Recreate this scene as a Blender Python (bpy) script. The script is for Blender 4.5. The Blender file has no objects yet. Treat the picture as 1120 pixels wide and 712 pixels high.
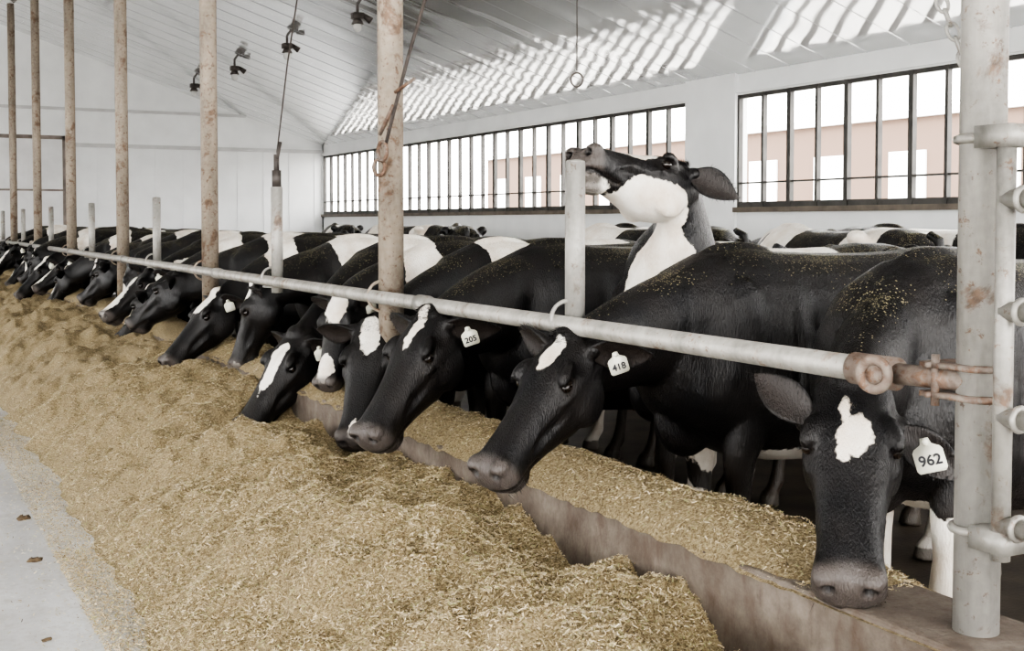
import bpy, bmesh, math, random
import numpy as np
from mathutils import Vector, Matrix, noise
random.seed(7); np.random.seed(7)
C = bpy.context
D = bpy.data
def link(o):
    C.scene.collection.objects.link(o); return o

# ------------------------------------------------------------------ materials
def newmat(name):
    m = D.materials.new(name); m.use_nodes = True
    nt = m.node_tree; b = nt.nodes['Principled BSDF']
    return m, nt, b
def N(nt, t, **kw):
    n = nt.nodes.new(t)
    for k, v in kw.items(): setattr(n, k, v)
    return n
def L(nt, a, b): nt.links.new(a, b)
def math_(nt, op, a, b=None, c=None):
    n = nt.nodes.new('ShaderNodeMath'); n.operation = op
    for i, v in enumerate((a, b, c)):
        if v is None: continue
        if isinstance(v, (int, float)): n.inputs[i].default_value = v
        else: nt.links.new(v, n.inputs[i])
    return n.outputs[0]
def mixc(nt, f, a, b):
    n = nt.nodes.new('ShaderNodeMix'); n.data_type = 'RGBA'
    for s, v in ((n.inputs[0], f), (n.inputs[6], a), (n.inputs[7], b)):
        if isinstance(v, (int, float)): s.default_value = v
        elif isinstance(v, tuple): s.default_value = v if len(v) == 4 else v + (1,)
        else: nt.links.new(v, s)
    return n.outputs[2]
def ramp(nt, f, stops):
    n = nt.nodes.new('ShaderNodeValToRGB'); e = n.color_ramp.elements
    while len(e) < len(stops): e.new(0.5)
    for i, (p, c) in enumerate(stops):
        e[i].position = p; e[i].color = c if len(c) == 4 else c + (1,)
    nt.links.new(f, n.inputs[0]); return n.outputs[0]
def tex(nt, scale, detail=4, coord=None, rough=.5, dist=0):
    n = nt.nodes.new('ShaderNodeTexNoise'); n.inputs['Scale'].default_value = scale
    n.inputs['Detail'].default_value = detail; n.inputs['Roughness'].default_value = rough
    n.inputs['Distortion'].default_value = dist
    if coord is not None: nt.links.new(coord, n.inputs['Vector'])
    return n.outputs[0]
def coords(nt, scale=(1, 1, 1), kind='Object'):
    c = nt.nodes.new('ShaderNodeTexCoord'); m = nt.nodes.new('ShaderNodeMapping')
    m.inputs['Scale'].default_value = scale
    nt.links.new(c.outputs[kind], m.inputs[0]); return m.outputs[0]
def bump(nt, b, h, strength=.3, dist=.01):
    n = nt.nodes.new('ShaderNodeBump'); n.inputs['Strength'].default_value = strength
    n.inputs['Distance'].default_value = dist
    nt.links.new(h, n.inputs['Height']); nt.links.new(n.outputs[0], b.inputs['Normal'])

def simple(name, col, rough=.5, metal=0, var=.15, scale=8, bstr=.1):
    m, nt, b = newmat(name)
    c = coords(nt)
    n = tex(nt, scale, 5, c)
    lo = tuple(x*(1-var) for x in col); hi = tuple(min(1, x*(1+var)) for x in col)
    L(nt, ramp(nt, n, [(.3, lo), (.7, hi)]), b.inputs['Base Color'])
    b.inputs['Roughness'].default_value = rough; b.inputs['Metallic'].default_value = metal
    if bstr: bump(nt, b, tex(nt, scale*12, 3, c), bstr, .004)
    return m

def galv(name, base, rustamt, rough=.45):
    m, nt, b = newmat(name)
    c = coords(nt); cs = coords(nt, (1, 1, .25))
    n1 = tex(nt, 9, 6, cs, .6); n2 = tex(nt, 5, 8, c, .7, .4); n3 = tex(nt, 45, 4, c); n4 = tex(nt, 28, 7, c, .75, .3)
    col = ramp(nt, n1, [(.3, tuple(x*.62 for x in base)), (.52, base), (.75, tuple(min(1, x*1.35) for x in base))])
    sp = ramp(nt, n3, [(.35, (0,0,0)), (.75, (1,1,1))])
    col = mixc(nt, math_(nt, 'MULTIPLY', sp, .22), col, (.50, .48, .44))
    r = ramp(nt, n2, [(rustamt, (0,0,0)), (rustamt+.08, (1,1,1))])
    rs = ramp(nt, n4, [(rustamt+.02, (0,0,0)), (rustamt+.07, (1,1,1))])
    rc = ramp(nt, n3, [(.3, (.07,.035,.02)), (.7, (.20,.11,.065))])
    col = mixc(nt, math_(nt, 'MULTIPLY', math_(nt, 'MAXIMUM', r, rs), .75), col, rc)
    L(nt, col, b.inputs['Base Color'])
    b.inputs['Metallic'].default_value = .25; b.inputs['Roughness'].default_value = rough
    bump(nt, b, n4, .35, .004)
    return m
M_post = galv('galvanised_post', (.30,.29,.27), .57)
M_oldpost = galv('aged_post', (.29,.24,.19), .54, .6)
M_rail = galv('galvanised_rail', (.245,.235,.215), .57, .4)
M_rust = galv('rusty_iron', (.15,.115,.095), .50, .7)

def coat():
    m, nt, b = newmat('holstein_coat')
    c = coords(nt)
    a = N(nt, 'ShaderNodeAttribute', attribute_name='wm')
    t = N(nt, 'ShaderNodeAttribute', attribute_name='tint')
    bd = N(nt, 'ShaderNodeAttribute', attribute_name='bd')
    n1 = tex(nt, 7, 3, c); n2 = tex(nt, 45, 4, c)
    s = math_(nt, 'ADD', a.outputs['Fac'], math_(nt, 'MULTIPLY', math_(nt, 'SUBTRACT', n1, .5), .08))
    s = math_(nt, 'ADD', s, math_(nt, 'MULTIPLY', math_(nt, 'SUBTRACT', n2, .5), .024))
    w = N(nt, 'ShaderNodeMapRange'); w.inputs[1].default_value = -.002; w.inputs[2].default_value = .003
    L(nt, s, w.inputs[0])
    n3 = tex(nt, 5, 6, c, .6)
    cf = coords(nt, (1, 1, .22)); hair = tex(nt, 210, 3, cf)
    black = ramp(nt, n3, [(.35, (.0035,.0033,.0043)), (.7, (.012,.0095,.0085))])
    white = ramp(nt, n3, [(.3, (.58,.49,.40)), (.6, (.80,.77,.71))])
    col = mixc(nt, w.outputs[0], black, white)
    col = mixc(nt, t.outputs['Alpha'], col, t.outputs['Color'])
    g = N(nt, 'ShaderNodeNewGeometry'); sx = N(nt, 'ShaderNodeSeparateXYZ'); L(nt, g.outputs['Normal'], sx.inputs[0])
    v = N(nt, 'ShaderNodeTexVoronoi'); v.inputs['Scale'].default_value = 150; L(nt, c, v.inputs['Vector'])
    spot = math_(nt, 'LESS_THAN', v.outputs['Distance'], .40)
    rnd = N(nt, 'ShaderNodeSeparateColor'); L(nt, v.outputs['Color'], rnd.inputs[0])
    dens = ramp(nt, tex(nt, 3.2, 4, c), [(.34, (0,0,0)), (.66, (1,1,1))])
    up = N(nt, 'ShaderNodeMapRange'); up.inputs[1].default_value = .55; up.inputs[2].default_value = 1.0; L(nt, sx.outputs[2], up.inputs[0])
    prob = math_(nt, 'MULTIPLY', math_(nt, 'MULTIPLY', dens, up.outputs[0]), bd.outputs['Fac'])
    msk = math_(nt, 'MULTIPLY', spot, math_(nt, 'LESS_THAN', rnd.outputs[0], prob))
    col = mixc(nt, math_(nt, 'MULTIPLY', msk, .66), col, (.38,.34,.20))
    L(nt, col, b.inputs['Base Color'])
    rr = N(nt, 'ShaderNodeMapRange'); rr.inputs[1].default_value = .3; rr.inputs[2].default_value = .7; rr.inputs[3].default_value = .26; rr.inputs[4].default_value = .56; L(nt, math_(nt, 'ADD', math_(nt,'MULTIPLY',n3,.5), math_(nt,'MULTIPLY',hair,.5)), rr.inputs[0])
    L(nt, rr.outputs[0], b.inputs['Roughness'])
    b.inputs['Specular IOR Level'].default_value = .36
    h = math_(nt, 'ADD', math_(nt, 'MULTIPLY', hair, .7), math_(nt, 'MULTIPLY', tex(nt, 11, 6, c, .6), .8))
    bump(nt, b, h, .5, .013)
    return m
M_coat = coat()
M_eye, nt, b = newmat('cow_eye'); b.inputs['Base Color'].default_value = (.012,.008,.006,1); b.inputs['Roughness'].default_value = .06
M_tag = simple('ear_tag_plastic', (.64,.63,.54), .4, 0, .06, 30, 0)
M_ink = simple('tag_ink', (.02,.02,.025), .6, 0, .1, 30, 0)

# ------------------------------------------------------------------ mesh helpers
def tube(V, F, st, n=20, cap=True):
    cs = [Vector(s[0]) for s in st]; base = len(V)
    for i, s in enumerate(st):
        a = cs[max(0, i-1)]; b_ = cs[min(len(cs)-1, i+1)]
        t = (b_-a).normalized(); up = Vector(s[3])
        side = up.cross(t).normalized(); u = t.cross(side).normalized()
        k = s[4] if len(s) > 4 else 0; e = s[5] if len(s) > 5 else 1
        for j in range(n):
            th = 2*math.pi*j/n; c_, s_ = math.cos(th), math.sin(th)
            cx = math.copysign(abs(c_)**e, c_); sy = math.copysign(abs(s_)**e, s_)
            V.append(cs[i] + side*(s[1]*cx*(1-k*s_)) + u*(s[2]*sy))
    for i in range(len(st)-1):
        for j in range(n):
            a = base+i*n+j; b2 = base+i*n+(j+1) % n
            F.append((a, b2, b2+n, a+n))
    if cap:
        F.append(tuple(base+j for j in range(n))[::-1])
        F.append(tuple(base+(len(st)-1)*n+j for j in range(n)))
def ell(V, F, mat, r, nu=16, nv=10):
    base = len(V)
    V.append(mat @ Vector((0, 0, r[2])))
    for i in range(1, nv):
        p = math.pi*i/nv
        for j in range(nu):
            q = 2*math.pi*j/nu
            V.append(mat @ Vector((r[0]*math.sin(p)*math.cos(q), r[1]*math.sin(p)*math.sin(q), r[2]*math.cos(p))))
    V.append(mat @ Vector((0, 0, -r[2]))); e = len(V)-1
    for j in range(nu): F.append((base, base+1+j, base+1+(j+1) % nu))
    for i in range(nv-2):
        for j in range(nu):
            a = base+1+i*nu+j; b_ = base+1+i*nu+(j+1) % nu
            F.append((a, a+nu, b_+nu, b_))
    o = base+1+(nv-2)*nu
    for j in range(nu): F.append((o+j, e, o+(j+1) % nu))
def mesh_obj(name, V, F, mats, smooth=True, fm=None, recalc=True):
    me = D.meshes.new(name); me.from_pydata([tuple(v) for v in V], [], F)
    if recalc:
        bm = bmesh.new(); bm.from_mesh(me); bmesh.ops.recalc_face_normals(bm, faces=bm.faces); bm.to_mesh(me); bm.free()
    for m in mats: me.materials.append(m)
    if fm is not None: me.polygons.foreach_set('material_index', fm)
    me.polygons.foreach_set('use_smooth', [smooth]*len(me.polygons))
    return link(D.objects.new(name, me))
def box(V, F, lo, hi):
    b = len(V); x0, y0, z0 = lo; x1, y1, z1 = hi
    V += [Vector(p) for p in ((x0,y0,z0),(x1,y0,z0),(x1,y1,z0),(x0,y1,z0),(x0,y0,z1),(x1,y0,z1),(x1,y1,z1),(x0,y1,z1))]
    F += [tuple(b+i for i in f) for f in ((0,3,2,1),(4,5,6,7),(0,1,5,4),(1,2,6,5),(2,3,7,6),(3,0,4,7))]
def cyl(V, F, a, b_, r, n=20, r2=None):
    a = Vector(a); b_ = Vector(b_); t = (b_-a).normalized()
    up = Vector((0,0,1)) if abs(t.z) < .9 else Vector((1,0,0))
    r2 = r if r2 is None else r2
    tube(V, F, [(a, r, r, up), (b_, r2, r2, up)], n)
def smooth_tube(name, pts, r, mat, n=10):
    V, F = [], []
    st = []
    for i, p in enumerate(pts):
        a = Vector(pts[max(0, i-1)]); b_ = Vector(pts[min(len(pts)-1, i+1)])
        t = (b_-a).normalized(); st.append((p, r, r, (0,0,1) if abs(t.z) < .9 else (1,0,0)))
    tube(V, F, st, n); return mesh_obj(name, V, F, [mat])
def torus(V, F, c, axis, R, r, n=24, k=10, stretch=1, sdir=None):
    axis = Vector(axis).normalized(); a = axis.orthogonal().normalized() if sdir is None else Vector(sdir).normalized()
    b_ = axis.cross(a); base = len(V); c = Vector(c)
    for i in range(n):
        th = 2*math.pi*i/n; d = a*math.cos(th)*stretch+b_*math.sin(th); dn = (a*math.cos(th)+b_*math.sin(th))
        for j in range(k):
            ph = 2*math.pi*j/k
            V.append(c+d*R+dn*r*math.cos(ph)+axis*r*math.sin(ph))
    for i in range(n):
        for j in range(k):
            F.append((base+i*k+j, base+((i+1) % n)*k+j, base+((i+1) % n)*k+(j+1) % k, base+i*k+(j+1) % k))

# ------------------------------------------------------------------ cow
HEAD = [(-.07,.078,.010,-.13),(-.02,.098,.034,-.155),(.04,.107,.044,-.185),(.10,.116,.047,-.208),(.155,.115,.040,-.214),
        (.21,.102,.030,-.203),(.27,.087,.021,-.182),(.33,.077,.015,-.164),(.39,.073,.010,-.150),(.435,.076,.007,-.143),
        (.475,.084,.003,-.141),(.505,.085,-.006,-.133),(.527,.069,-.024,-.118),(.538,.036,-.044,-.095)]
TORSO = [(-1.52,.07,1.34,1.12),(-1.49,.15,1.39,1.00),(-1.40,.21,1.425,.90),(-1.25,.245,1.445,.84),(-1.08,.262,1.455,.78),
         (-.90,.268,1.437,.70),(-.65,.290,1.425,.62),(-.38,.305,1.425,.58),(-.12,.295,1.435,.60),(.05,.265,1.455,.64),
         (.20,.235,1.435,.69),(.33,.20,1.37,.74),(.42,.145,1.28,.82),(.47,.07,1.16,.92)]
def make_cow(name, pos, yaw, poll, muzzle, roll=0, voxel=.012, body=(), head=(), wworld=(), ears=None, tag=True, number=None, sc=1.0, tagside=1, widthk=1.0, neckk=1.0, neckp=None, earn=(.80,0,.25), tagn=(.55,.75,.25), earb=(.0,.078,-.012), hairs=0, earw=1.0):
    M = Matrix.Translation((pos[0], pos[1], 0)) @ Matrix.Rotation(math.pi+yaw, 4, 'Z') @ Matrix.Scale(sc, 4)
    Mi = M.inverted()
    P = Mi @ Vector(poll); Q = Mi @ Vector(muzzle)
    hx = (Q-P); hl = hx.length; hx.normalize()
    hs = min(1.16, max(.95, hl/.52))
    up = Vector((0,0,1)); hz = (up-hx*up.dot(hx)).normalized() if abs(hx.z) < .97 else Vector((1,0,0))
    hy = hz.cross(hx).normalized(); hz = hx.cross(hy)
    R = Matrix((hx, hy, hz)).transposed().to_4x4() @ Matrix.Rotation(roll, 4, 'X')
    H = Matrix.Translation(P) @ R @ Matrix.Scale(hs, 4)
    V, F = [], []
    st = []
    for x, w, zt, zb in TORSO:
        st.append((Vector((x,0,(zt+zb)/2)), w*widthk, (zt-zb)/2, (0,0,1), .13, .88))
    tube(V, F, st, 28)
    T = Matrix.Translation
    for s in (1, -1):
        ell(V, F, T((.06,.165*s,1.02)) @ Matrix.Rotation(.25,4,'Y'), (.15,.095,.33))
        ell(V, F, T((-1.06,.205*s,1.385)), (.075,.055,.05))
        ell(V, F, T((-1.44,.11*s,1.30)), (.07,.05,.06))
        ell(V, F, T((-1.20,.15*s,1.02)) @ Matrix.Rotation(-.2,4,'Y'), (.22,.115,.34))
        fx = .10+.03*s
        tube(V, F, [((.07,.15*s,.98),.07,.13,(1,0,0)),((.08,.165*s,.80),.075,.105,(1,0,0)),((fx,.165*s,.66),.058,.072,(1,0,0)),((fx,.16*s,.52),.045,.052,(1,0,0)),
                    ((fx+.01,.155*s,.42),.048,.052,(1,0,0)),((fx+.005,.155*s,.36),.040,.043,(1,0,0)),((fx,.155*s,.26),.031,.035,(1,0,0)),((fx,.155*s,.17),.034,.038,(1,0,0)),
                    ((fx+.005,.155*s,.13),.041,.046,(1,0,0)),((fx+.02,.155*s,.085),.036,.040,(1,0,0)),((fx+.035,.155*s,.055),.046,.055,(1,0,0)),((fx+.045,.155*s,0.0),.054,.068,(1,0,0))], 16)
        hxo = -.03*s
        tube(V, F, [((-1.16+hxo,.16*s,1.0),.10,.20,(1,0,0)),((-1.13+hxo,.18*s,.84),.085,.165,(1,0,0)),((-1.17+hxo,.17*s,.70),.062,.105,(1,0,0)),((-1.25+hxo,.16*s,.60),.048,.070,(1,0,0)),
                    ((-1.33+hxo,.15*s,.52),.042,.058,(1,0,0)),((-1.35+hxo,.15*s,.45),.038,.050,(1,0,0)),((-1.33+hxo,.15*s,.34),.030,.036,(1,0,0)),((-1.31+hxo,.15*s,.20),.032,.036,(1,0,0)),
                    ((-1.30+hxo,.15*s,.13),.040,.045,(1,0,0)),((-1.27+hxo,.15*s,.085),.036,.040,(1,0,0)),((-1.25+hxo,.15*s,.055),.046,.055,(1,0,0)),((-1.24+hxo,.15*s,0),.054,.066,(1,0,0))], 16)
        for dx in (-.95, -.83): cyl(V, F, (dx,.07*s,.56), (dx,.07*s,.46), .016, 8, .012)
    ell(V, F, T((-.92,0,.64)), (.22,.15,.13))
    ell(V, F, T((.26,0,.80)), (.14,.09,.16))
    ell(V, F, T((.02,0,1.40)), (.20,.05,.075))
    tube(V, F, [((-1.44,0,1.41),.03,.03,(1,0,0)),((-1.53,0,1.38),.03,.03,(1,0,0)),((-1.56,0,1.25),.024,.024,(1,0,0)),((-1.56,0,.95),.018,.018,(1,0,0)),((-1.55,0,.75),.022,.022,(1,0,0)),((-1.55,0,.62),.04,.04,(1,0,0)),((-1.55,0,.50),.02,.02,(1,0,0))], 10)
    hb = H @ Vector((-.01,0,-.075)); P0 = Vector((.05,0,1.12))
    ch = (P0-hb).normalized(); back = ((R @ Vector((-1,0,-.35))).normalized()*.55+ch*.6).normalized()
    d = (hb-P0).length
    P1 = P0+Vector((.40*d,0,.08*d)); P2 = hb+back*(.30*d)
    if neckp: P1 = Mi @ Vector(neckp[0]); P2 = Mi @ Vector(neckp[1])
    hzv = R @ Vector((0,0,1))
    nst = []
    for i in range(13):
        t = i/12; u = 1-t
        c = P0*u**3+P1*3*u*u*t+P2*3*u*t*t+hb*t**3
        uv = (Vector((0,0,1))*(1-t)+hzv*t)
        kk = 1+(neckk-1)*math.sin(math.pi*min(1,t*1.15)) if neckk != 1 else 1
        nst.append((c, (.215*(u**1.2)+.088*t)*kk, (.305*(u**.9)+.122*t*hs - .03*math.sin(math.pi*t))*kk, uv, .10, .95))
    fix = []
    for i, s in enumerate(nst):
        tg = (nst[min(12,i+1)][0]-nst[max(0,i-1)][0]).normalized(); uv = s[3]-tg*s[3].dot(tg)
        if uv.length < .2: uv = Vector((-1,0,.3))-tg*Vector((-1,0,.3)).dot(tg)
        fix.append((s[0],s[1],s[2],uv.normalized(),s[4],s[5]))
    tube(V, F, fix, 24)
    a0 = len(V); HF = []
    hv = []
    tube(hv, HF, [(Vector((x,0,(zt+zb)/2)), w, (zt-zb)/2, (0,0,1), -.10, .84) for x,w,zt,zb in HEAD], 24)
    F += [tuple(i+a0 for i in f) for f in HF]; V += [H @ v for v in hv]
    ell(V, F, H @ T((-.02,0,.028)), (.045,.055,.03))
    for s in (1,-1):
        ell(V, F, H @ T((.135,.096*s,.018)) @ Matrix.Rotation(.3*s,4,'Z'), (.055,.024,.026))
        ell(V, F, H @ T((.180,.097*s,-.042)), (.045,.020,.013))
        ell(V, F, H @ T((.12,.088*s,-.125)) @ Matrix.Rotation(.3,4,'Y'), (.09,.034,.078))
        ell(V, F, H @ T((.33,.064*s,-.045)) @ Matrix.Rotation(.35,4,'Y'), (.12,.018,.012))
        ell(V, F, H @ T((.498,.053*s,-.020)), (.036,.032,.026))
        ell(V, F, H @ T((earb[0]-.005,(earb[1]+.012)*s,earb[2])), (.03,.04,.03))
    ell(V, F, H @ T((.450,0,-.145)), (.055,.050,.024))
    tmp = mesh_obj('tmp', V, F, [M_coat])
    md = tmp.modifiers.new('r', 'REMESH'); md.mode = 'VOXEL'; md.voxel_size = voxel
    sm = tmp.modifiers.new('s', 'SMOOTH'); sm.factor = .5; sm.iterations = int(4*.012/voxel+1)
    me = D.meshes.new_from_object(tmp.evaluated_get(C.evaluated_depsgraph_get()))
    D.objects.remove(tmp)
    n = len(me.vertices)
    co = np.empty(n*3); me.vertices.foreach_get('co', co); co = co.reshape(n,3)
    no = np.empty(n*3); me.vertices.foreach_get('normal', no); no = no.reshape(n,3)
    Hi = np.array(H.inverted()); hc = co @ Hi[:3,:3].T + Hi[:3,3]
    ish = (hc[:,0] > -.09) & (hc[:,0] < .6) & (np.abs(hc[:,1]) < .16) & (hc[:,2] > -.26) & (hc[:,2] < .12)
    def dent(arr, c, r, depth, mask=None):
        q = np.sqrt((((arr-np.array(c))/np.array(r))**2).sum(1)); f = np.clip(1-q, 0, 1); f = f*f*(3-2*f)
        if mask is not None: f = f*mask
        co[:] -= no*(f*depth)[:,None]; return f
    nb = ~ish
    na = np.zeros(n); sock = np.zeros(n)
    for s in (1,-1):
        dent(co, (-.84,.27*s,1.24), (.20,.15,.17), .06, nb)
        dent(co, (.30,.2*s,1.10), (.12,.15,.25), .03, nb)
        dent(co, (-.17,.28*s,1.10), (.09,.15,.35), .022, nb)
        dent(co, (-1.28,.2*s,1.36), (.14,.12,.10), .03, nb)
        for k in range(6): dent(co, (-.66+.12*k,.3*s,1.0), (.035,.2,.32), .014, nb)
        f = dent(hc, (.530,.047*s,-.030), (.032,.023,.021), .030, ish); na = np.maximum(na, np.clip(f*2.5,0,1))
        f = dent(hc, (.160,.115*s,-.012), (.038,.03,.026), .012, ish); sock = np.maximum(sock, np.clip(f*1.8,0,.8))
        dent(hc, (.06,.11*s,-.01), (.05,.04,.04), .012, ish)
        dent(hc, (.30,.085*s,-.075), (.13,.05,.03), .014, ish)
        for k in range(4): dent(hc, (.10+.02*k,.11*s,.045-.012*k), (.05,.03,.005), .004, ish)
    dent(hc, (.13,0,.05), (.09,.03,.05), .008, ish)
    zl = -.097-.16*(.53-hc[:,0]); ml = ish & (hc[:,0] > .37)
    g = np.exp(-((hc[:,2]-zl)/.007)**2)*ml; co -= no*(g*.010)[:,None]
    mz = np.clip((hc[:,0]-.462+.5*np.clip(-hc[:,2]-.085,0,1))/.03, 0, 1)*ish
    mcol = np.array((.080,.068,.062))
    colr = mcol[None,:]*(1-na[:,None]) + np.array((.004,.003,.003))[None,:]*na[:,None]
    A = np.maximum(mz*.85, na)
    k = g > .3; colr[k] = (.012,.010,.010); A[k] = np.maximum(A[k], g[k])
    k = sock > .2; colr[k] = (.008,.006,.006); A[k] = sock[k]
    hf = ((co[:,2] < .062) & nb); colr[hf] = (.06,.05,.04); A[hf] = .95
    ud = np.sqrt((((co-np.array((-.92,0,.60)))/np.array((.22,.17,.17)))**2).sum(1)) < 1
    ud &= nb; colr[ud] = (.42,.29,.24); A[ud] = .8
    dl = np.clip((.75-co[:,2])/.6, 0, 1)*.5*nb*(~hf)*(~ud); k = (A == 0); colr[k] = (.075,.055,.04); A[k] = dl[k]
    wm = np.full(n, -.2)
    def addp(arr, c, r, mask):
        q = np.sqrt((((arr-np.array(c))/np.array(r))**2).sum(1)); v = (1-q)*min(r)
        wm[:] = np.where(mask, np.maximum(wm, v), wm)
    for c_, r_ in body: addp(co, c_, r_, nb)
    for c_, r_ in head: addp(hc, c_, r_, ish)
    Mn = np.array(M); wc = co @ Mn[:3,:3].T + Mn[:3,3]
    for c_, r_ in wworld: addp(wc, c_, r_, np.ones(n, bool))
    me.vertices.foreach_set('co', co.ravel())
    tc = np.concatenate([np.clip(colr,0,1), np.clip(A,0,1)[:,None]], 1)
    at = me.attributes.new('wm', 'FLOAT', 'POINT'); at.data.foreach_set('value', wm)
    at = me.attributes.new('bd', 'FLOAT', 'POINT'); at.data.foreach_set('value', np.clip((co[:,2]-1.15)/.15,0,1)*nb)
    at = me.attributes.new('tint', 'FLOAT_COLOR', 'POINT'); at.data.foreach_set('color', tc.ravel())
    me.materials.clear()
    for m in (M_coat, M_eye, M_tag): me.materials.append(m)
    me.polygons.foreach_set('use_smooth', [True]*len(me.polygons)); me.polygons.foreach_set('material_index', [0]*len(me.polygons))
    me.update()
    ob = link(D.objects.new(name, me)); ob.matrix_world = M
    V, F, fm, wv, tv = [], [], [], [], []
    def pad(mi, w=-1, t=(0,0,0,0)):
        while len(fm) < len(F): fm.append(mi)
        while len(wv) < len(V): wv.append(w); tv.append(t)
    for s in (1,-1):
        ell(V, F, H @ T((.162,.101*s,-.010)), (.022,.018,.018), 18, 12); pad(1)
    ed = ears or ((-.15,1,-.25), (-.15,-1,-.2))
    tagm = None; strands = []
    for s, dd in zip((1,-1), ed):
        dv = Vector(dd).normalized(); base = Vector((earb[0],earb[1]*s,earb[2]))
        nn = Vector(earn); nn = (nn-dv*nn.dot(dv)).normalized(); wd = dv.cross(nn).normalized()
        b0 = len(V); ns, nr = 16, 18; Le = .205
        prof = [.024,.028,.035,.043,.050,.055,.058,.059,.058,.055,.050,.044,.036,.027,.016,.003]
        for i in range(ns):
            t = i/(ns-1); t2 = t
            w_ = prof[i]*earw; cen = base+dv*Le*t2 + Vector((0,0,-.02*t*t))
            th = .018*(1-t)**1.5+.006
            for j in range(nr):
                a = 2*math.pi*j/nr; ca, sa = math.cos(a), math.sin(a)
                bb = sa*th + .55*w_*ca*ca*(1-.3*t)
                V.append(H @ (cen+wd*w_*ca+nn*bb))
                wv.append(-1); tv.append((.030,.023,.020,.6 if (sa > .1 and abs(ca) < .85) else 0) if i > 1 else (0,0,0,0))
            if hairs and i > 1:
                for _ in range(26):
                    e = random.choice((-1,1))
                    p = cen+wd*w_*e*random.uniform(.5,1.0)+nn*(.55*w_*random.uniform(.3,1))
                    q = p+(wd*e*random.uniform(.2,1)+dv*random.uniform(.1,.9)+nn*random.uniform(-.2,.6)).normalized()*random.uniform(.008,.022)
                    strands.append((p,q))
        for i in range(ns-1):
            for j in range(nr):
                F.append((b0+i*nr+j, b0+i*nr+(j+1)%nr, b0+(i+1)*nr+(j+1)%nr, b0+(i+1)*nr+j))
        F.append(tuple(b0+j for j in range(nr))); F.append(tuple(b0+(ns-1)*nr+j for j in range(nr))); pad(0)
        if tag and s == tagside:
            tn = Vector((tagn[0],tagn[1]*s,tagn[2])).normalized()
            cen = base+dv*Le*.45+nn*.030+tn*.022
            dn = (Mi.to_3x3() @ Vector((0,0,-1))); dn = (R.to_3x3().inverted() @ dn.normalized())
            dn = (dn+dv*.35); dn = (dn-tn*dn.dot(tn)).normalized()
            rt = dn.cross(tn).normalized(); tk = .96 if number == '962' else .84
            outl = [(-.010,-.022),(.010,-.022),(.014,-.006),(.032,.004),(.037,.012),(.037,.058),(.031,.066),(-.031,.066),(-.037,.058),(-.037,.012),(-.032,.004),(-.014,-.006)]
            b0 = len(V)
            for off in (0,.004):
                for (x_, y_) in outl: V.append(H @ (cen+rt*x_*tk+dn*y_*tk+tn*off))
            k = len(outl)
            F.append(tuple(b0+i for i in range(k))); F.append(tuple(b0+k+i for i in range(k)))
            for i in range(k): F.append((b0+i,b0+(i+1)%k,b0+k+(i+1)%k,b0+k+i))
            pad(2)
            ell(V, F, H @ T(cen-dn*.012+tn*.004), (.009,.009,.009), 10, 6); pad(2)
            xr = rt if rt.cross(-dn).dot(tn) > 0 else -rt
            tagm = H @ Matrix.Translation(cen+dn*.036*tk/.96+tn*.0060) @ Matrix((xr, -dn, tn)).transposed().to_4x4()
    if hairs:
        for _ in range(500):
            a = random.uniform(0, 6.28); r_ = random.random()**.5
            p = Vector((-.02+.045*r_*math.cos(a), .06*r_*math.sin(a), .050-.012*r_*r_))
            q = p+Vector((random.uniform(.2,.9), random.uniform(-.4,.4), random.uniform(.3,.8))).normalized()*random.uniform(.012,.03)
            strands.append((p,q))
        for _ in range(90):
            s = random.choice((-1,1)); p = Vector((random.uniform(.44,.53), random.uniform(.03,.08)*s, random.uniform(-.14,-.09)))
            strands.append((p, p+Vector((random.uniform(.1,.6), random.uniform(.1,.7)*s, -.7)).normalized()*random.uniform(.015,.035)))
        for s in (1,-1):
            for k in range(40):
                p = Vector((random.uniform(.14,.185), .115*s, random.uniform(.004,.012)))
                strands.append((p, p+Vector((random.uniform(-.2,.5), .9*s, random.uniform(-.3,.4))).normalized()*random.uniform(.010,.016)))
        for p, q in strands:
            sd = (q-p).cross(Vector((random.uniform(-1,1),random.uniform(-1,1),random.uniform(-1,1)))).normalized()*.0007
            b0 = len(V); V += [H @ (p-sd), H @ (p+sd), H @ q]; F.append((b0,b0+1,b0+2))
        pad(0)
        cand = np.nonzero((co[:,0] > -1.0) & (co[:,2] > .6) & ~((hc[:,0] > .455) & ish) & (sock < .05) & (A < .5))[0]
        m_ = hairs; ix = np.random.choice(cand, m_)
        nv_ = no[ix]; fl = np.tile(np.array((-1.0,0,-.35)), (m_,1)); Hx = np.array(R)[:3,0]
        fl = np.where(ish[ix][:,None], Hx[None,:]*0.6, fl)+np.random.randn(m_,3)*.22
        fl -= nv_*(fl*nv_).sum(1)[:,None]; fl /= np.linalg.norm(fl,axis=1)[:,None]
        dr = fl+nv_*np.random.uniform(.12,.42,(m_,1)); ln = np.random.uniform(.006,.014,(m_,1))
        tan = np.cross(fl, nv_); root = co[ix]+fl*np.random.uniform(-.006,.006,(m_,1))+tan*np.random.uniform(-.006,.006,(m_,1))-nv_*.0006
        tri = np.stack([root-tan*.0006, root+tan*.0006, root+dr*ln],1).reshape(-1,3)
        b0 = len(V); V += [tuple(p) for p in tri]; F += [(b0+3*i,b0+3*i+1,b0+3*i+2) for i in range(m_)]
        wv += list(np.repeat(wm[ix],3)); tv += [tuple(q) for q in np.repeat(tc[ix],3,0)]; pad(0)
    ex = mesh_obj('ex', V, F, [M_coat, M_eye, M_tag], True, fm)
    at = ex.data.attributes.new('wm', 'FLOAT', 'POINT'); at.data.foreach_set('value', wv)
    at = ex.data.attributes.new('bd', 'FLOAT', 'POINT'); at.data.foreach_set('value', [0.0]*len(wv))
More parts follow.
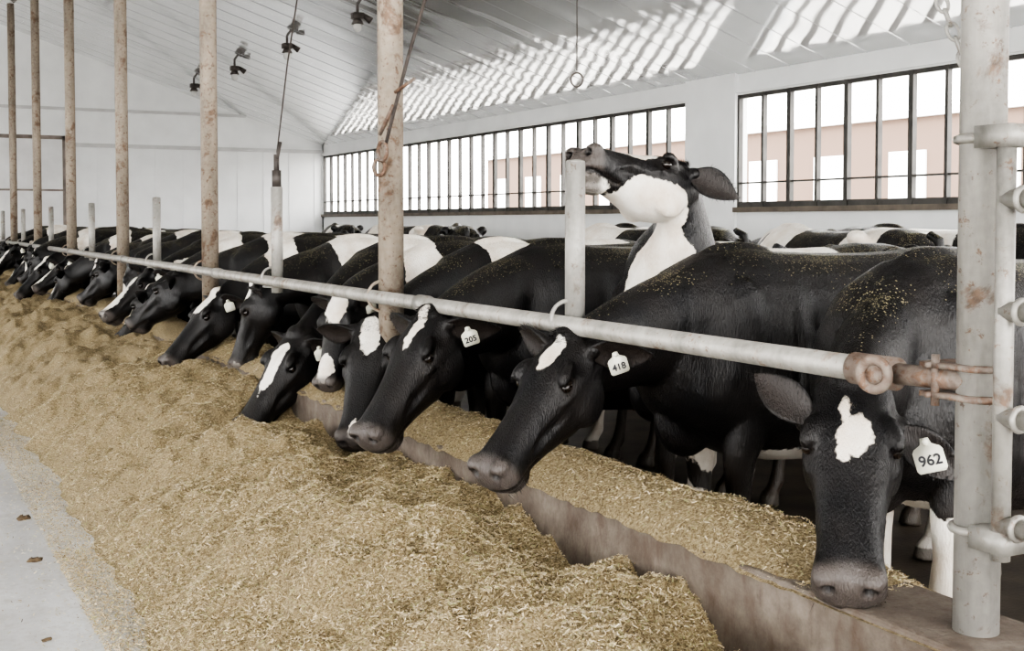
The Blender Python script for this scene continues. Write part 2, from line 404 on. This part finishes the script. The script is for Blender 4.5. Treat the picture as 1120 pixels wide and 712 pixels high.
    at = ex.data.attributes.new('tint', 'FLOAT_COLOR', 'POINT'); at.data.foreach_set('color', np.array(tv, dtype=float).ravel())
    ex.matrix_world = M
    C.view_layer.update()
    with C.temp_override(active_object=ob, object=ob, selected_objects=[ob, ex], selected_editable_objects=[ob, ex]):
        bpy.ops.object.join()
    if number and tagm is not None:
        cu = D.curves.new('tag_number', 'FONT'); cu.body = number; cu.size = .036 if number == '962' else .030; cu.extrude = .0006; cu.offset = .0008
        cu.align_x = 'CENTER'; cu.align_y = 'CENTER'; cu.materials.append(M_ink)
        t = link(D.objects.new('tag_number', cu)); t.parent = ob; t.matrix_local = tagm
    return ob

W_LEG = [((.1,0,.12),(.25,.4,.20)), ((-1.25,0,.12),(.25,.4,.22))]
nearv = .009
make_cow('holstein_cow', (3.00,2.72), .10, (2.34,2.40,1.09), (2.06,2.12,.68), 0.0, nearv,
    body=[((.12,0,.48),(.22,.35,.22)), ((-.9,0,.6),(.4,.3,.2))]+W_LEG, head=[((.09,-.020,.05),(.045,.012,.04)),((.16,.004,.04),(.055,.038,.05)),((.20,-.015,.03),(.030,.018,.04))],
    ears=((.50,1,-.35),(-.75,-1,.45)), number='962', earn=(.45,0,.9), tagn=(.35,.0,1.0), earb=(.065,.090,-.060), hairs=70000, earw=.88)
make_cow('holstein_cow', (3.02,3.72), 0.0, (2.17,3.62,1.11), (1.76,3.50,.74), 0.0, nearv,
    body=[((-.10,0,.60),(.26,.25,.10)),((.1,-.2,.30),(.16,.12,.2))]+W_LEG[1:], head=[((.07,0,.05),(.075,.034,.05))],
    ears=((-.45,1,-.35),(-.3,-1,.1)), number='418', hairs=80000)
make_cow('holstein_cow', (3.38,4.45), .05, (2.97,4.10,1.75), (2.43,3.97,1.85), 0.10, nearv,
    body=[((-.5,0,1.4),(.3,.5,.2))], head=[((.30,0,.03),(.17,.080,.045)),((.24,0,-.20),(.27,.16,.070)),((.47,0,-.14),(.10,.1,.05)),((.10,0,-.20),(.13,.16,.08))],
    wworld=[((2.74,4.06,1.56),(.24,.26,.20)),((2.76,4.08,1.30),(.28,.28,.36))],
    ears=((-.55,1,-.45),(-.5,-1,.1)), tag=False, neckk=1.46, neckp=((2.95,4.30,1.22),(3.19,4.18,1.46)), hairs=60000)
make_cow('holstein_cow', (3.02,5.12), .05, (2.15,4.78,1.11), (1.75,4.62,.66), 0.05, .010,
    body=[((-1.0,.2,1.3),(.3,.3,.3))], head=[((.08,0,.05),(.085,.030,.05))], ears=((-.35,1,-.4),(-.2,-1,-.1)), number='205', hairs=40000)
make_cow('holstein_cow', (3.02,5.74), .03, (2.22,5.62,1.00), (1.99,5.34,.50), -.1, .011,
    body=[((-.12,0,1.36),(.30,.5,.34)),((-1.1,0,1.3),(.25,.4,.2))]+W_LEG, head=[((.05,0,.05),(.075,.05,.05)),((.47,0,0),(.05,.03,.03))], tag=True, hairs=30000)
make_cow('holstein_cow', (3.02,6.36), .0, (2.25,6.16,1.13), (2.08,6.02,.70), 0.1, .012,
    body=[((-.9,0,1.3),(.3,.5,.3)),((.25,0,1.25),(.14,.4,.25))], head=[((.06,0,.05),(.12,.075,.05)),((.42,0,0),(.08,.05,.04))])
make_cow('holstein_cow', (3.02,7.02), .0, (2.13,6.60,.88), (1.72,6.48,.38), -.05, .012,
    body=[((-.05,0,1.34),(.25,.5,.32)),((-.6,.2,1.1),(.2,.2,.3))]+W_LEG, head=[((.20,.01,.03),(.16,.038,.05))])
vars_ = []
specs = [
 ((3.0,7.85), (2.22,7.70,1.12), (2.06,7.80,.62), [((-.05,0,1.35),(.3,.5,.35))], [((.06,0,.05),(.12,.10,.06)),((.5,0,-.05),(.06,.08,.07))]),
 ((3.0,8.75), (2.18,8.60,1.00), (1.75,8.50,.58), [((-.5,0,1.3),(.28,.5,.4)),((.3,0,1.2),(.14,.3,.3))], [((.05,0,.05),(.12,.07,.05))]),
 ((3.0,9.60), (2.20,9.90,1.10), (1.85,10.20,.74), [((-.02,0,1.3),(.22,.5,.4)),((-1.0,0,1.3),(.2,.4,.3))], [((.10,0,.05),(.10,.05,.06))]),
 ((3.0,10.5), (2.15,10.75,.94), (1.92,11.05,.54), [((-.7,0,1.3),(.3,.5,.4)),((.25,0,1.3),(.14,.3,.3))], [((.20,0,.03),(.28,.10,.08))]),
 ((3.0,11.3), (2.20,11.10,1.08), (1.75,10.95,.75), [((.05,0,1.25),(.24,.5,.45)),((.5,0,1.1),(.15,.3,.15))], [((.15,0,.05),(.06,.05,.06)),((.4,0,0),(.18,.06,.06))]),
 ((3.0,12.15), (2.25,12.2,1.12), (2.12,12.25,.60), [((-.3,0,1.4),(.16,.5,.3)),((-.9,.2,1.2),(.3,.3,.3))], [((.3,0,.02),(.25,.09,.07))]),
]
for p_, a_, m_, bp, hp in specs:
    vars_.append(make_cow('holstein_cow', p_, random.uniform(-.05,.05), a_, m_, random.uniform(-.15,.15), .017, body=bp+W_LEG, head=hp, tag=random.random() < .5))
y = 13.0; i = 0
order = [2,5,0,3,4,1,0,2,5,1,3,4]
while y < 25.6:
    src = vars_[order[i % 12]]
    o = link(D.objects.new('holstein_cow', src.data))
    o.matrix_world = Matrix.Translation((3.0+random.uniform(-.16,.08), y, 0)) @ Matrix.Rotation(math.pi+random.uniform(-.22,.22), 4, 'Z') @ Matrix.Scale(random.uniform(.95,1.03), 4)
    y += random.uniform(.70,.98); i += 1
for (x_, y_, r_, k_) in ((6.6,7.5,1.3,0),(6.8,10.2,1.7,1),(6.4,13.4,1.2,3),(6.7,16.5,1.8,2),(7.0,19.5,1.4,1),(6.5,5.2,1.5,3),(5.6,6.3,1.35,2),(5.7,8.9,1.75,0),(7.4,7.2,1.6,1)):
    o = link(D.objects.new('holstein_cow', vars_[k_].data))
    o.matrix_world = Matrix.Translation((x_, y_, 0)) @ Matrix.Rotation(r_, 4, 'Z') @ Matrix.Scale(1.05, 4)

# ------------------------------------------------------------------ rail, posts, gate
RX = 2.19
V, F = [], []
cyl(V, F, (RX,2.15,1.18), (RX,26.2,1.18), .033, 24)
for yy in (4.93, 8.6, 12.3, 16.0): cyl(V, F, (RX,yy-.05,1.18), (RX,yy+.05,1.18), .040, 24)
mesh_obj('feed_rail', V, F, [M_rail])
V, F = [], []
cyl(V, F, (RX,2.10,1.18), (RX,2.24,1.18), .041, 24)
torus(V, F, (RX-.055,2.12,1.18), (1,.35,0), .036, .013, 28, 10)
cyl(V, F, (RX-.055,2.12,1.18), (RX+.02,2.145,1.18), .030, 28)
cyl(V, F, (RX,2.12,1.18), (RX+.03,1.90,1.185), .026, 20)
for dz in (-.035,.035):
    box(V, F, (RX-.01,1.86,1.18+dz-.006), (RX+.10,2.02,1.18+dz+.006))
torus(V, F, (2.25,1.90,1.215), (0,0,1), .056, .009, 30, 8); torus(V, F, (2.25,1.90,1.145), (0,0,1), .056, .009, 30, 8)
cyl(V, F, (RX+.0,1.98,1.12), (RX+.0,1.98,1.24), .010, 12)
for zz in (1.145,1.215): cyl(V, F, (RX-.02,1.99,zz), (RX+.12,1.99,zz), .007, 8)
mesh_obj('rail_end_fitting', V, F, [M_rust])

SL = .33
def ceil_z(x): return 3.33+SL*(9.2-abs(x))
for i in range(7):
    yy = 1.90+3.66*i
    V, F = [], []
    r = .052 if i == 0 else .064
    xx = 2.245 if i == 0 else 2.29
    cyl(V, F, (xx,yy,.60), (xx,yy,ceil_z(xx)-.03), r, 32)
    if i: torus(V, F, ((xx+RX)/2,yy,1.18), (0,1,0), .075, .008, 24, 8)
    mesh_obj('barn_post', V, F, [M_post if i == 0 else M_oldpost])
for i in range(7):
    yy = 3.73+3.66*i
    if yy > 26: break
    V, F = [], []
    cyl(V, F, (2.262,yy,1.10), (2.262,yy,1.77), .037, 24)
    ell(V, F, Matrix.Translation((2.262,yy,1.77)), (.037,.037,.010), 20, 6)
    torus(V, F, (2.225,yy,1.20), (0,1,0), .062, .008, 24, 8)
    box(V, F, (RX-.01,yy-.05,1.135), (2.30,yy+.05,1.145))
    mesh_obj('short_stall_post', V, F, [M_post])
V, F = [], []
GY = 1.79; GX = 2.19
cyl(V, F, (GX,GY,.80), (GX,GY,1.74), .021, 20)
for zz in (.88,1.12,1.355,1.60):
    cyl(V, F, (GX,GY,zz), (GX,-1.2,zz), .022, 20); torus(V, F, (GX,GY-.045,zz), (0,1,0), .024, .008, 20, 8)
cyl(V, F, (GX,-1.2,.80), (GX,-1.2,1.70), .024, 20)
for zz in (.84,1.74):
    torus(V, F, (2.245,1.90,zz), (0,0,1), .056, .011, 28, 8)
    box(V, F, (GX-.022,GY-.026,zz-.025), (2.245,1.86,zz+.025))
gate = mesh_obj('metal_gate', V, F, [M_rail])

# curb
M_curb, nt, b = newmat('stained_concrete_curb')
c = coords(nt); cs = coords(nt, (1,1,.3))
n1 = tex(nt, 6, 8, c, .65); n2 = tex(nt, 22, 6, cs, .6)
col = ramp(nt, n1, [(.3,(.075,.055,.042)), (.55,(.145,.12,.098)), (.75,(.24,.205,.175))])
col = mixc(nt, math_(nt,'MULTIPLY', ramp(nt, n2, [(.5,(0,0,0)),(.75,(1,1,1))]), .6), col, (.07,.042,.028))
L(nt, col, b.inputs['Base Color']); b.inputs['Roughness'].default_value = .8; bump(nt, b, tex(nt, 60, 6, c), .6, .008)
V, F = [], []
box(V, F, (2.10,-3,.02), (2.40,26.5,.60))
curb = mesh_obj('feed_curb', V, F, [M_curb], False)
bv = curb.modifiers.new('b','BEVEL'); bv.width = .015; bv.segments = 3

# ------------------------------------------------------------------ feed
def feed_c(y):
    pts = [(-3,.30),(1.8,.30),(2.62,.36),(2.83,.475),(3.1,.47),(3.42,.35),(3.7,.42),(4.2,.50),(5.2,.50),(5.9,.44),(6.3,.44),(7,.56),(30,.58)]
    for (a,va),(b_,vb) in zip(pts, pts[1:]):
        if a <= y <= b_:
            t = (y-a)/(b_-a); t = t*t*(3-2*t); return va+(vb-va)*t
    return .5
DIPS = [(1.74,6.46,.24,.17),(1.97,5.32,.20,.10),(1.72,8.5,.2,.06),(1.74,4.58,.2,.03)]
def feed_h(x, y):
    xe = .85+.17*noise.noise(Vector((0,y*.9,3)))+.08*noise.noise(Vector((1,y*3,3)))
    t = (x-xe)/(1.65-xe)
    if t < 0: return .10-.05*min(1,-t*4)-.002
    f = min(1,t); f = 1-(1-f)**1.65
    h = .10+(.40+.10*noise.noise(Vector((5,y*.9,1))))*f
    k = max(0, min(1, (x-1.6)/.45)); k = k*k*(3-2*k)
    h = h*(1-k)+feed_c(y)*k
    am = min(1, t*3)
    ed = 1-.6*k
    h += am*(.10*ed*noise.fractal(Vector((x*2.0,y*2.0,0)), 1, 2, 3)+.050*noise.fractal(Vector((x*6,y*6,4)), .8, 2, 3)+.017*noise.noise(Vector((x*22,y*22,9))))
    for dx,dy,r_,dp in DIPS:
        q = ((x-dx)**2+(y-dy)**2)/(r_*r_)
        if q < 6: h -= dp*math.exp(-q)
    return h
ys = list(np.arange(-.5,1.8,.08))+list(np.arange(1.8,8.5,.02))+list(np.arange(8.5,26.5,.06))
xs = list(np.arange(.56,2.12,.02))
V = [(x,y,feed_h(x,y)) for y in ys for x in xs]
nx = len(xs); F = [(j*nx+i,j*nx+i+1,(j+1)*nx+i+1,(j+1)*nx+i) for j in range(len(ys)-1) for i in range(nx-1)]
Hg = np.array([v[2] for v in V]).reshape(len(ys), nx)
b0 = len(V); xs2 = np.linspace(2.09,2.60,20); ys2 = ys
def feed2(x, y):
    t = (x-2.09)/.51
    e = 1-abs(2*t-1)**3
    near = max(0, min(1, (y-2.15)/.5))
    drop = max(0,(x-2.42))*1.3
    return .585+e*(.02+.06*near*(1.25+.9*noise.noise(Vector((x*3,y*2,7)))))*(.25+.75*near)-drop+.018*noise.noise(Vector((x*14,y*14,2)))*near
V += [(x,y,feed2(x,y)) for y in ys2 for x in xs2]; n2_ = len(xs2)
F += [(b0+j*n2_+i,b0+j*n2_+i+1,b0+(j+1)*n2_+i+1,b0+(j+1)*n2_+i) for j in range(len(ys2)-1) for i in range(n2_-1)]
M_feed, nt, b = newmat('chopped_silage')
c = coords(nt); n1 = tex(nt, 110, 6, c, .75, .6); n0 = tex(nt, 4, 5, c)
col = ramp(nt, n1, [(.32,(.060,.042,.022)), (.45,(.22,.165,.09)), (.56,(.42,.34,.205)), (.72,(.62,.53,.36))])
col = mixc(nt, math_(nt,'MULTIPLY', n0, .25), col, (.29,.225,.115))
L(nt, col, b.inputs['Base Color']); b.inputs['Roughness'].default_value = .85; bump(nt, b, n1, 1.0, .015)
feed = mesh_obj('silage_feed_pile', V, F, [M_feed])
def stalks(name, P, smin, smax, wid):
    n = len(P); yaw = np.random.rand(n)*2*np.pi; pit = (np.random.rand(n)-.5)*1.2
    ln = smin+(smax-smin)*np.random.rand(n)**2; wd = wid*(.5+.8*np.random.rand(n))
    d = np.stack([np.cos(yaw)*np.cos(pit), np.sin(yaw)*np.cos(pit), np.sin(pit)],1)
    r = (np.random.rand(n)-.5)*1.8
    s = np.stack([-np.sin(yaw)*np.cos(r), np.cos(yaw)*np.cos(r), np.sin(r)],1)
    a = d*(ln/2)[:,None]; w = s*(wd/2)[:,None]
    co = np.stack([P-a-w, P+a-w*.7, P+a+w*.7, P-a+w],1).reshape(-1,3)
    me = D.meshes.new(name); me.vertices.add(n*4); me.vertices.foreach_set('co', co.ravel())
    me.loops.add(n*4); me.loops.foreach_set('vertex_index', np.arange(n*4)); me.polygons.add(n)
    me.polygons.foreach_set('loop_start', np.arange(n)*4); me.update(calc_edges=True)
    pal = np.array([(.58,.49,.33),(.50,.41,.25),(.39,.31,.17),(.70,.61,.45),(.25,.18,.095),(.38,.37,.18),(.10,.07,.04)])
    pr = np.array([.23,.22,.19,.14,.09,.08,.06]); idx = np.random.choice(len(pal), n, p=pr/pr.sum())
    cc = np.repeat(np.concatenate([pal[idx]*(.85+.3*np.random.rand(n,1)), np.ones((n,1))],1), 4, 0)
    at = me.attributes.new('scol','FLOAT_COLOR','POINT'); at.data.foreach_set('color', cc.ravel())
    me.materials.append(M_stalk); me.update(); return link(D.objects.new(name, me))
M_stalk, nt, b = newmat('straw_stalk'); a = N(nt,'ShaderNodeAttribute',attribute_name='scol'); L(nt, a.outputs['Color'], b.inputs['Base Color']); b.inputs['Roughness'].default_value = .7
ysn = np.array(ys); xsn = np.array(xs)
def samp(n, y0, y1, x0=.66, x1=2.11):
    X = x0+(x1-x0)*np.random.rand(n); Y = y0+(y1-y0)*np.random.rand(n)
    i = np.clip(np.searchsorted(xsn, X)-1,0,nx-2); j = np.clip(np.searchsorted(ysn, Y)-1,0,len(ys)-2)
    u = (X-xsn[i])/(xsn[i+1]-xsn[i]); v = (Y-ysn[j])/(ysn[j+1]-ysn[j])
    Z = (Hg[j,i]*(1-u)+Hg[j,i+1]*u)*(1-v)+(Hg[j+1,i]*(1-u)+Hg[j+1,i+1]*u)*v
    return np.stack([X,Y,np.maximum(Z,.102)+.003+.007*np.random.rand(n)],1)
P = np.concatenate([samp(160000,1.8,5.5), samp(75000,5.5,9.5), samp(30000,9.5,18)])
X2 = 2.10+.40*np.random.rand(34000); Y2 = 2.2+7*np.random.rand(34000)
Z2 = np.array([feed2(x,y) for x,y in zip(X2,Y2)])+.004
P = np.concatenate([P, np.stack([X2,Y2,Z2],1)])
st_ = stalks('straw_stalks', P, .005, .021, .0030); st_.parent = feed
X3 = .84-np.abs(np.random.randn(8000))*.24; Y3 = 1.5+14*np.random.rand(8000)
stl = stalks('scattered_straw', np.stack([X3,Y3,np.full(8000,.104)],1), .005,.016,.003)
stl.parent = feed

# ------------------------------------------------------------------ floors / ground
M_floor, nt, b = newmat('lane_concrete')
c = coords(nt); cl = coords(nt, (1,.35,1)); n1 = tex(nt, 2.5, 7, cl, .6); n2 = tex(nt, 30, 6, c, .7); n5 = tex(nt, 8, 8, c, .7)
col = ramp(nt, n1, [(.3,(.36,.355,.35)), (.5,(.52,.52,.52)), (.7,(.64,.65,.66))])
col = mixc(nt, math_(nt,'MULTIPLY', ramp(nt, n2, [(.50,(0,0,0)),(.72,(1,1,1))]), .45), col, (.32,.28,.23))
col = mixc(nt, math_(nt,'MULTIPLY', ramp(nt, n5, [(.50,(0,0,0)),(.68,(1,1,1))]), .45), col, (.35,.32,.28))
L(nt, col, b.inputs['Base Color']); b.inputs['Roughness'].default_value = .5; bump(nt, b, n2, .3, .005)
V, F = [], []; box(V, F, (-9.2,-6,-.02), (2.12,26.5,.10)); mesh_obj('floor', V, F, [M_floor], False)
M_mud = simple('cow_alley_floor', (.05,.038,.028), .55, 0, .5, 4, .6)
V, F = [], []; box(V, F, (2.38,-6,-.06), (9.2,26.5,0)); mesh_obj('floor_cow_alley', V, F, [M_mud], False)
M_gr = simple('outdoor_gravel', (.40,.39,.37), .9, 0, .15, .6, .2)
V, F = [], []; box(V, F, (-80,-80,-.3), (120,140,-.08)); mesh_obj('ground', V, F, [M_gr], False)
V, F = [], []
for (x_, y_, r_) in ((.58,5.4,.020),(.50,4.35,.012),(.74,4.0,.016),(.68,3.75,.010),(.72,3.5,.014),(.62,6.2,.022),(.35,5.0,.010),(.56,7.5,.022)):
    b0 = len(V); ell(V, F, Matrix.Translation((x_,y_,.10+r_*.3)), (r_*1.6,r_*1.1,r_*.5), 14, 10)
    for k in range(b0, len(V)): V[k] = V[k]+Vector((1,1,.6))*.7*r_*noise.noise(V[k]*70)
mesh_obj('feed_clods', V, F, [simple('clod', (.10,.07,.04), .9, 0, .4, 60, .6)])

# ------------------------------------------------------------------ building shell
M_wall = simple('white_wall_panel', (.70,.71,.71), .45, 0, .06, 2, 0)
M_ceil, nt, b = newmat('white_liner_metal')
b.inputs['Base Color'].default_value = (.70,.71,.72,1); b.inputs['Roughness'].default_value = .09
b.inputs['Metallic'].default_value = .55; b.inputs['Coat Weight'].default_value = .9; b.inputs['Coat Roughness'].default_value = .05
c = coords(nt, (.35,1.3,.35)); c2 = coords(nt, (1,1,1))
hh = math_(nt, 'ADD', math_(nt,'MULTIPLY', tex(nt, 1.5, 1, c), .8), math_(nt,'MULTIPLY', tex(nt, 1.0, 1, c2), .6))
bump(nt, b, hh, .5, .05)
V, F = [], []
prof = []
yy = -6.0
while yy < 26.5:
    prof += [(yy,0),(yy+.27,0),(yy+.28,-.004),(yy+.295,-.004),(yy+.305,0)]; yy += .60
for (py_, dz) in prof:
    for x_ in (9.2,0,-9.2): V.append((x_,py_,ceil_z(x_)+dz))
for i in range(len(prof)-1):
    F.append((3*i,3*i+1,3*i+4,3*i+3)); F.append((3*i+1,3*i+2,3*i+5,3*i+4))
b0 = len(V)
for py_ in (-6.1,26.7):
    for x_ in (9.35,0,-9.35): V.append((x_,py_,ceil_z(x_)+.22))
F += [(b0,b0+1,b0+4,b0+3),(b0+1,b0+2,b0+5,b0+4)]
mesh_obj('ceiling', V, F, [M_ceil], False)
WX = 9.2; ZB, ZT = 1.73, 3.08
V, F = [], []
box(V, F, (WX,-6,0), (WX+.15,26.6,ZB))
box(V, F, (WX,-6,ZT), (WX+.15,26.6,3.5))
box(V, F, (WX-.04,11.4,0), (WX+.15,12.4,3.40))
box(V, F, (WX,26.4,0), (WX+.15,26.6,3.4))
box(V, F, (WX,-6,0), (WX+.15,-4,3.4))
mesh_obj('wall_right', V, F, [M_wall], False)
V, F = [], []
box(V, F, (-WX-.15,-6,0), (-WX,26.6,.9)); box(V, F, (-WX-.15,-6,3.1), (-WX,26.6,3.5))
for i in range(9): box(V, F, (-WX-.13,-5.9+4*i,.9), (-WX-.02,-5.7+4*i,3.1))
mesh_obj('wall_left', V, F, [M_wall], False)
M_frame = simple('window_frame_metal', (.06,.057,.053), .5, .3, .3, 6, .1)
M_ledge = simple('window_ledge', (.12,.10,.08), .6, 0, .3, 6, .2)
for k, (a_, b_) in enumerate(((12.4,26.4),(-4,11.4))):
    V, F = [], []
    nb_ = int(round((b_-a_)/.45))
    for i in range(nb_+1):
        yy = a_+(b_-a_)*i/nb_
        w = .019 if i % 2 else .031
        box(V, F, (WX+.0,yy-w,ZB), (WX+.06,yy+w,ZT))
    for zz, w in ((ZB+.03,.035),(ZT-.02,.025),(2.02,.010)):
        box(V, F, (WX+.01,a_,zz-w), (WX+.065,b_,zz+w))
    mesh_obj('window_%d' % (k+1), V, F, [M_frame], False)
    V, F = [], []; box(V, F, (WX-.07,a_,ZB-.06), (WX+.02,b_,ZB)); mesh_obj('trim_%d' % (k+1), V, F, [M_ledge], False)
V, F = [], []; box(V, F, (WX-.03,-6,ZT+.02), (WX,26.5,ZT+.07)); mesh_obj('trim_3', V, F, [M_wall], False)
V, F = [], []
EY = 26.5
pr_ = [(WX+.15,0),(-WX-.15,0),(-WX-.15,3.5),(0,ceil_z(0)+.2),(WX+.15,3.5)]
V += [Vector((x_,EY,z_)) for x_,z_ in pr_]+[Vector((x_,EY+.2,z_)) for x_,z_ in pr_]
F += [(0,1,2,3,4),(5,6,7,8,9)]+[(i,(i+1)%5,5+(i+1)%5,5+i) for i in range(5)]
yy = -9
while yy < WX: box(V, F, (yy,EY-.015,0), (yy+.03,EY,3.15)); yy += .6
mesh_obj('wall_end', V, F, [M_wall], False)
M_et = simple('end_trim',(.46,.46,.46),.4,0,.1,4,0)
V, F = [], []; box(V, F, (3.7,EY-.06,3.14), (WX,EY-.01,3.22)); box(V, F, (3.6,EY-.08,0), (3.72,EY-.01,3.95)); box(V, F, (-1,EY-.06,3.90), (7.4,EY-.01,3.96)); mesh_obj('trim_4', V, F, [M_et], False)
V, F = [], []
box(V, F, (-1,EY-.05,3.28), (3.6,EY-.02,3.36)); box(V, F, (-1,EY-.05,0), (-.9,EY-.02,3.36)); box(V, F, (3.5,EY-.05,0), (3.56,EY-.02,3.36)); box(V, F, (-1,EY-.05,2.2), (3.6,EY-.03,2.24))
box(V, F, (-.9,EY-.03,0), (3.5,EY-.02,3.28))
fm = [1]*24+[0]*6
mesh_obj('door_1', V, F, [simple('door_panel',(.58,.58,.58),.4,0,.08,3,0), simple('door_frame',(.2,.17,.15),.6,0,.3,5,0)], False, fm)

# ceiling lamps
M_dark = simple('dark_fixture', (.07,.06,.055), .5, .3, .3, 20, 0)
M_glass, nt, b = newmat('lamp_glass'); b.inputs['Base Color'].default_value = (.5,.5,.48,1); b.inputs['Roughness'].default_value = .1
for i in range(6):
    V, F = [], []; yy = 15.1+3.08*i; xx = 5.75; zc = ceil_z(xx)
    if yy > 26: break
    cyl(V, F, (xx,yy,zc), (xx,yy,zc-.14), .02, 10); box(V, F, (xx-.07,yy-.07,zc-.20), (xx+.07,yy+.07,zc-.12))
    cyl(V, F, (xx,yy,zc-.20), (xx,yy,zc-.27), .05, 16, .085)
    cyl(V, F, (xx+.08,yy,zc-.14), (xx+.18,yy-.04,zc-.22), .03, 12, .05); k1 = len(F)
    ell(V, F, Matrix.Translation((xx,yy,zc-.31)), (.06,.06,.07), 16, 10)
    mesh_obj('ceiling_lamp', V, F, [M_dark, M_glass], True, [0]*k1+[1]*(len(F)-k1))
M_rope = simple('old_rope', (.06,.05,.045), .9, 0, .4, 40, .5)
smooth_tube('hanging_rope', [(3.15,4.85,5.30),(2.37,5.31,2.63),(2.30,5.35,2.36),(2.24,5.40,2.08),(2.22,5.46,1.92)], .009, M_rope)
V, F = [], []
torus(V, F, (2.21,5.47,1.90), (.9,.4,0), .03, .010, 22, 8, 1.5, (0,0,1)); torus(V, F, (2.20,5.49,1.82), (.5,.9,0), .028, .009, 22, 8, 1.4, (0,0,1))
cyl(V, F, (2.24,5.38,2.18), (2.30,5.28,2.24), .009, 8); cyl(V, F, (2.20,5.48,1.98), (2.24,5.40,2.12), .010, 8)
mesh_obj('rusty_hook', V, F, [M_rust])
smooth_tube('hanging_cord', [(2.72,7.25,5.45),(2.38,7.34,2.9),(2.33,7.36,2.56),(2.27,7.40,2.0),(2.27,7.39,1.80)], .005, M_rope)
V, F = [], []; cyl(V, F, (2.262,7.39,1.775),(2.262,7.39,1.88), .03, 12); cyl(V, F, (2.262,7.39,1.86),(2.262,7.39,1.98), .018, 12); cyl(V, F, (2.262,7.37,1.95),(2.29,7.39,2.06), .01, 8); mesh_obj('post_latch', V, F, [M_dark])
V, F = [], []; cyl(V, F, (3.12,5.13,ceil_z(3.12)),(3.12,5.13,2.31), .003, 6); torus(V, F, (3.12,5.13,2.265), (.47,.88,0), .030, .005, 24, 8, 1.15, (0,0,1)); mesh_obj('wire_pull_ring', V, F, [M_dark])
V, F = [], []
a = Vector((2.29,1.98,1.90)); b_ = Vector((2.16,2.22,2.62)); n_ = 22; dr = (b_-a).normalized(); o1 = dr.orthogonal().normalized(); o2 = dr.cross(o1)
for i in range(n_):
    torus(V, F, a+(b_-a)*(i/(n_-1)), o1 if i % 2 else o2, .013, .0045, 16, 6, 1.7, dr)
mesh_obj('chain', V, F, [M_post])

# outside brick building
M_br, nt, b = newmat('red_brick')
c = N(nt,'ShaderNodeTexCoord'); mp = N(nt,'ShaderNodeMapping'); mp.inputs['Rotation'].default_value = (math.pi/2,0,math.pi/2); L(nt, c.outputs['Object'], mp.inputs[0])
br = N(nt,'ShaderNodeTexBrick'); br.inputs['Color1'].default_value = (.075,.024,.015,1); br.inputs['Color2'].default_value = (.040,.015,.010,1); br.inputs['Mortar'].default_value = (.14,.10,.08,1); br.inputs['Scale'].default_value = 1.6
L(nt, mp.outputs[0], br.inputs['Vector']); L(nt, br.outputs['Color'], b.inputs['Base Color']); b.inputs['Roughness'].default_value = .95; b.inputs['Specular IOR Level'].default_value = .1
V, F = [], []; box(V, F, (25,6,-.1), (33,49,4.5)); k0 = len(F)
y = 8
while y < 48:
    box(V, F, (24.93,y,1.6), (25.02,y+1.3,3.5)); y += 3.0
box(V, F, (24.8,5.8,4.4), (33.2,49.2,4.6))
mesh_obj('brick_building', V, F, [M_br, simple('outside_white_trim',(.8,.8,.8),.6,0,.05,2,0)], False, [0]*k0+[1]*(len(F)-k0))

# ------------------------------------------------------------------ world, light, camera
w = D.worlds.new('overcast_sky'); C.scene.world = w; w.use_nodes = True; nt = w.node_tree
bg = nt.nodes['Background']
bg.inputs[0].default_value = (1.0,.985,.96,1); bg.inputs[1].default_value = 11.5
sun = D.lights.new('daylight_sun','SUN'); sun.energy = 5.0; sun.angle = math.radians(25); sun.color = (1,.97,.92)
so = link(D.objects.new('daylight_sun', sun)); so.rotation_euler = (Vector((-1.0,-.6,.62)).to_track_quat('Z','Y')).to_euler()
cam = D.cameras.new('camera'); co_ = link(D.objects.new('camera', cam))
cam.sensor_width = 36; cam.lens = 1300/1120*36; cam.shift_y = -63/1120
co_.location = (0,0,1.55); co_.rotation_euler = (math.radians(90-2.2), 0, math.radians(-28.2)); cam.clip_start = .05; cam.clip_end = 500
C.scene.camera = co_
try:
    C.scene.view_settings.view_transform = 'AgX'; C.scene.view_settings.look = 'AgX - High Contrast'
except Exception as e: print('look', e)
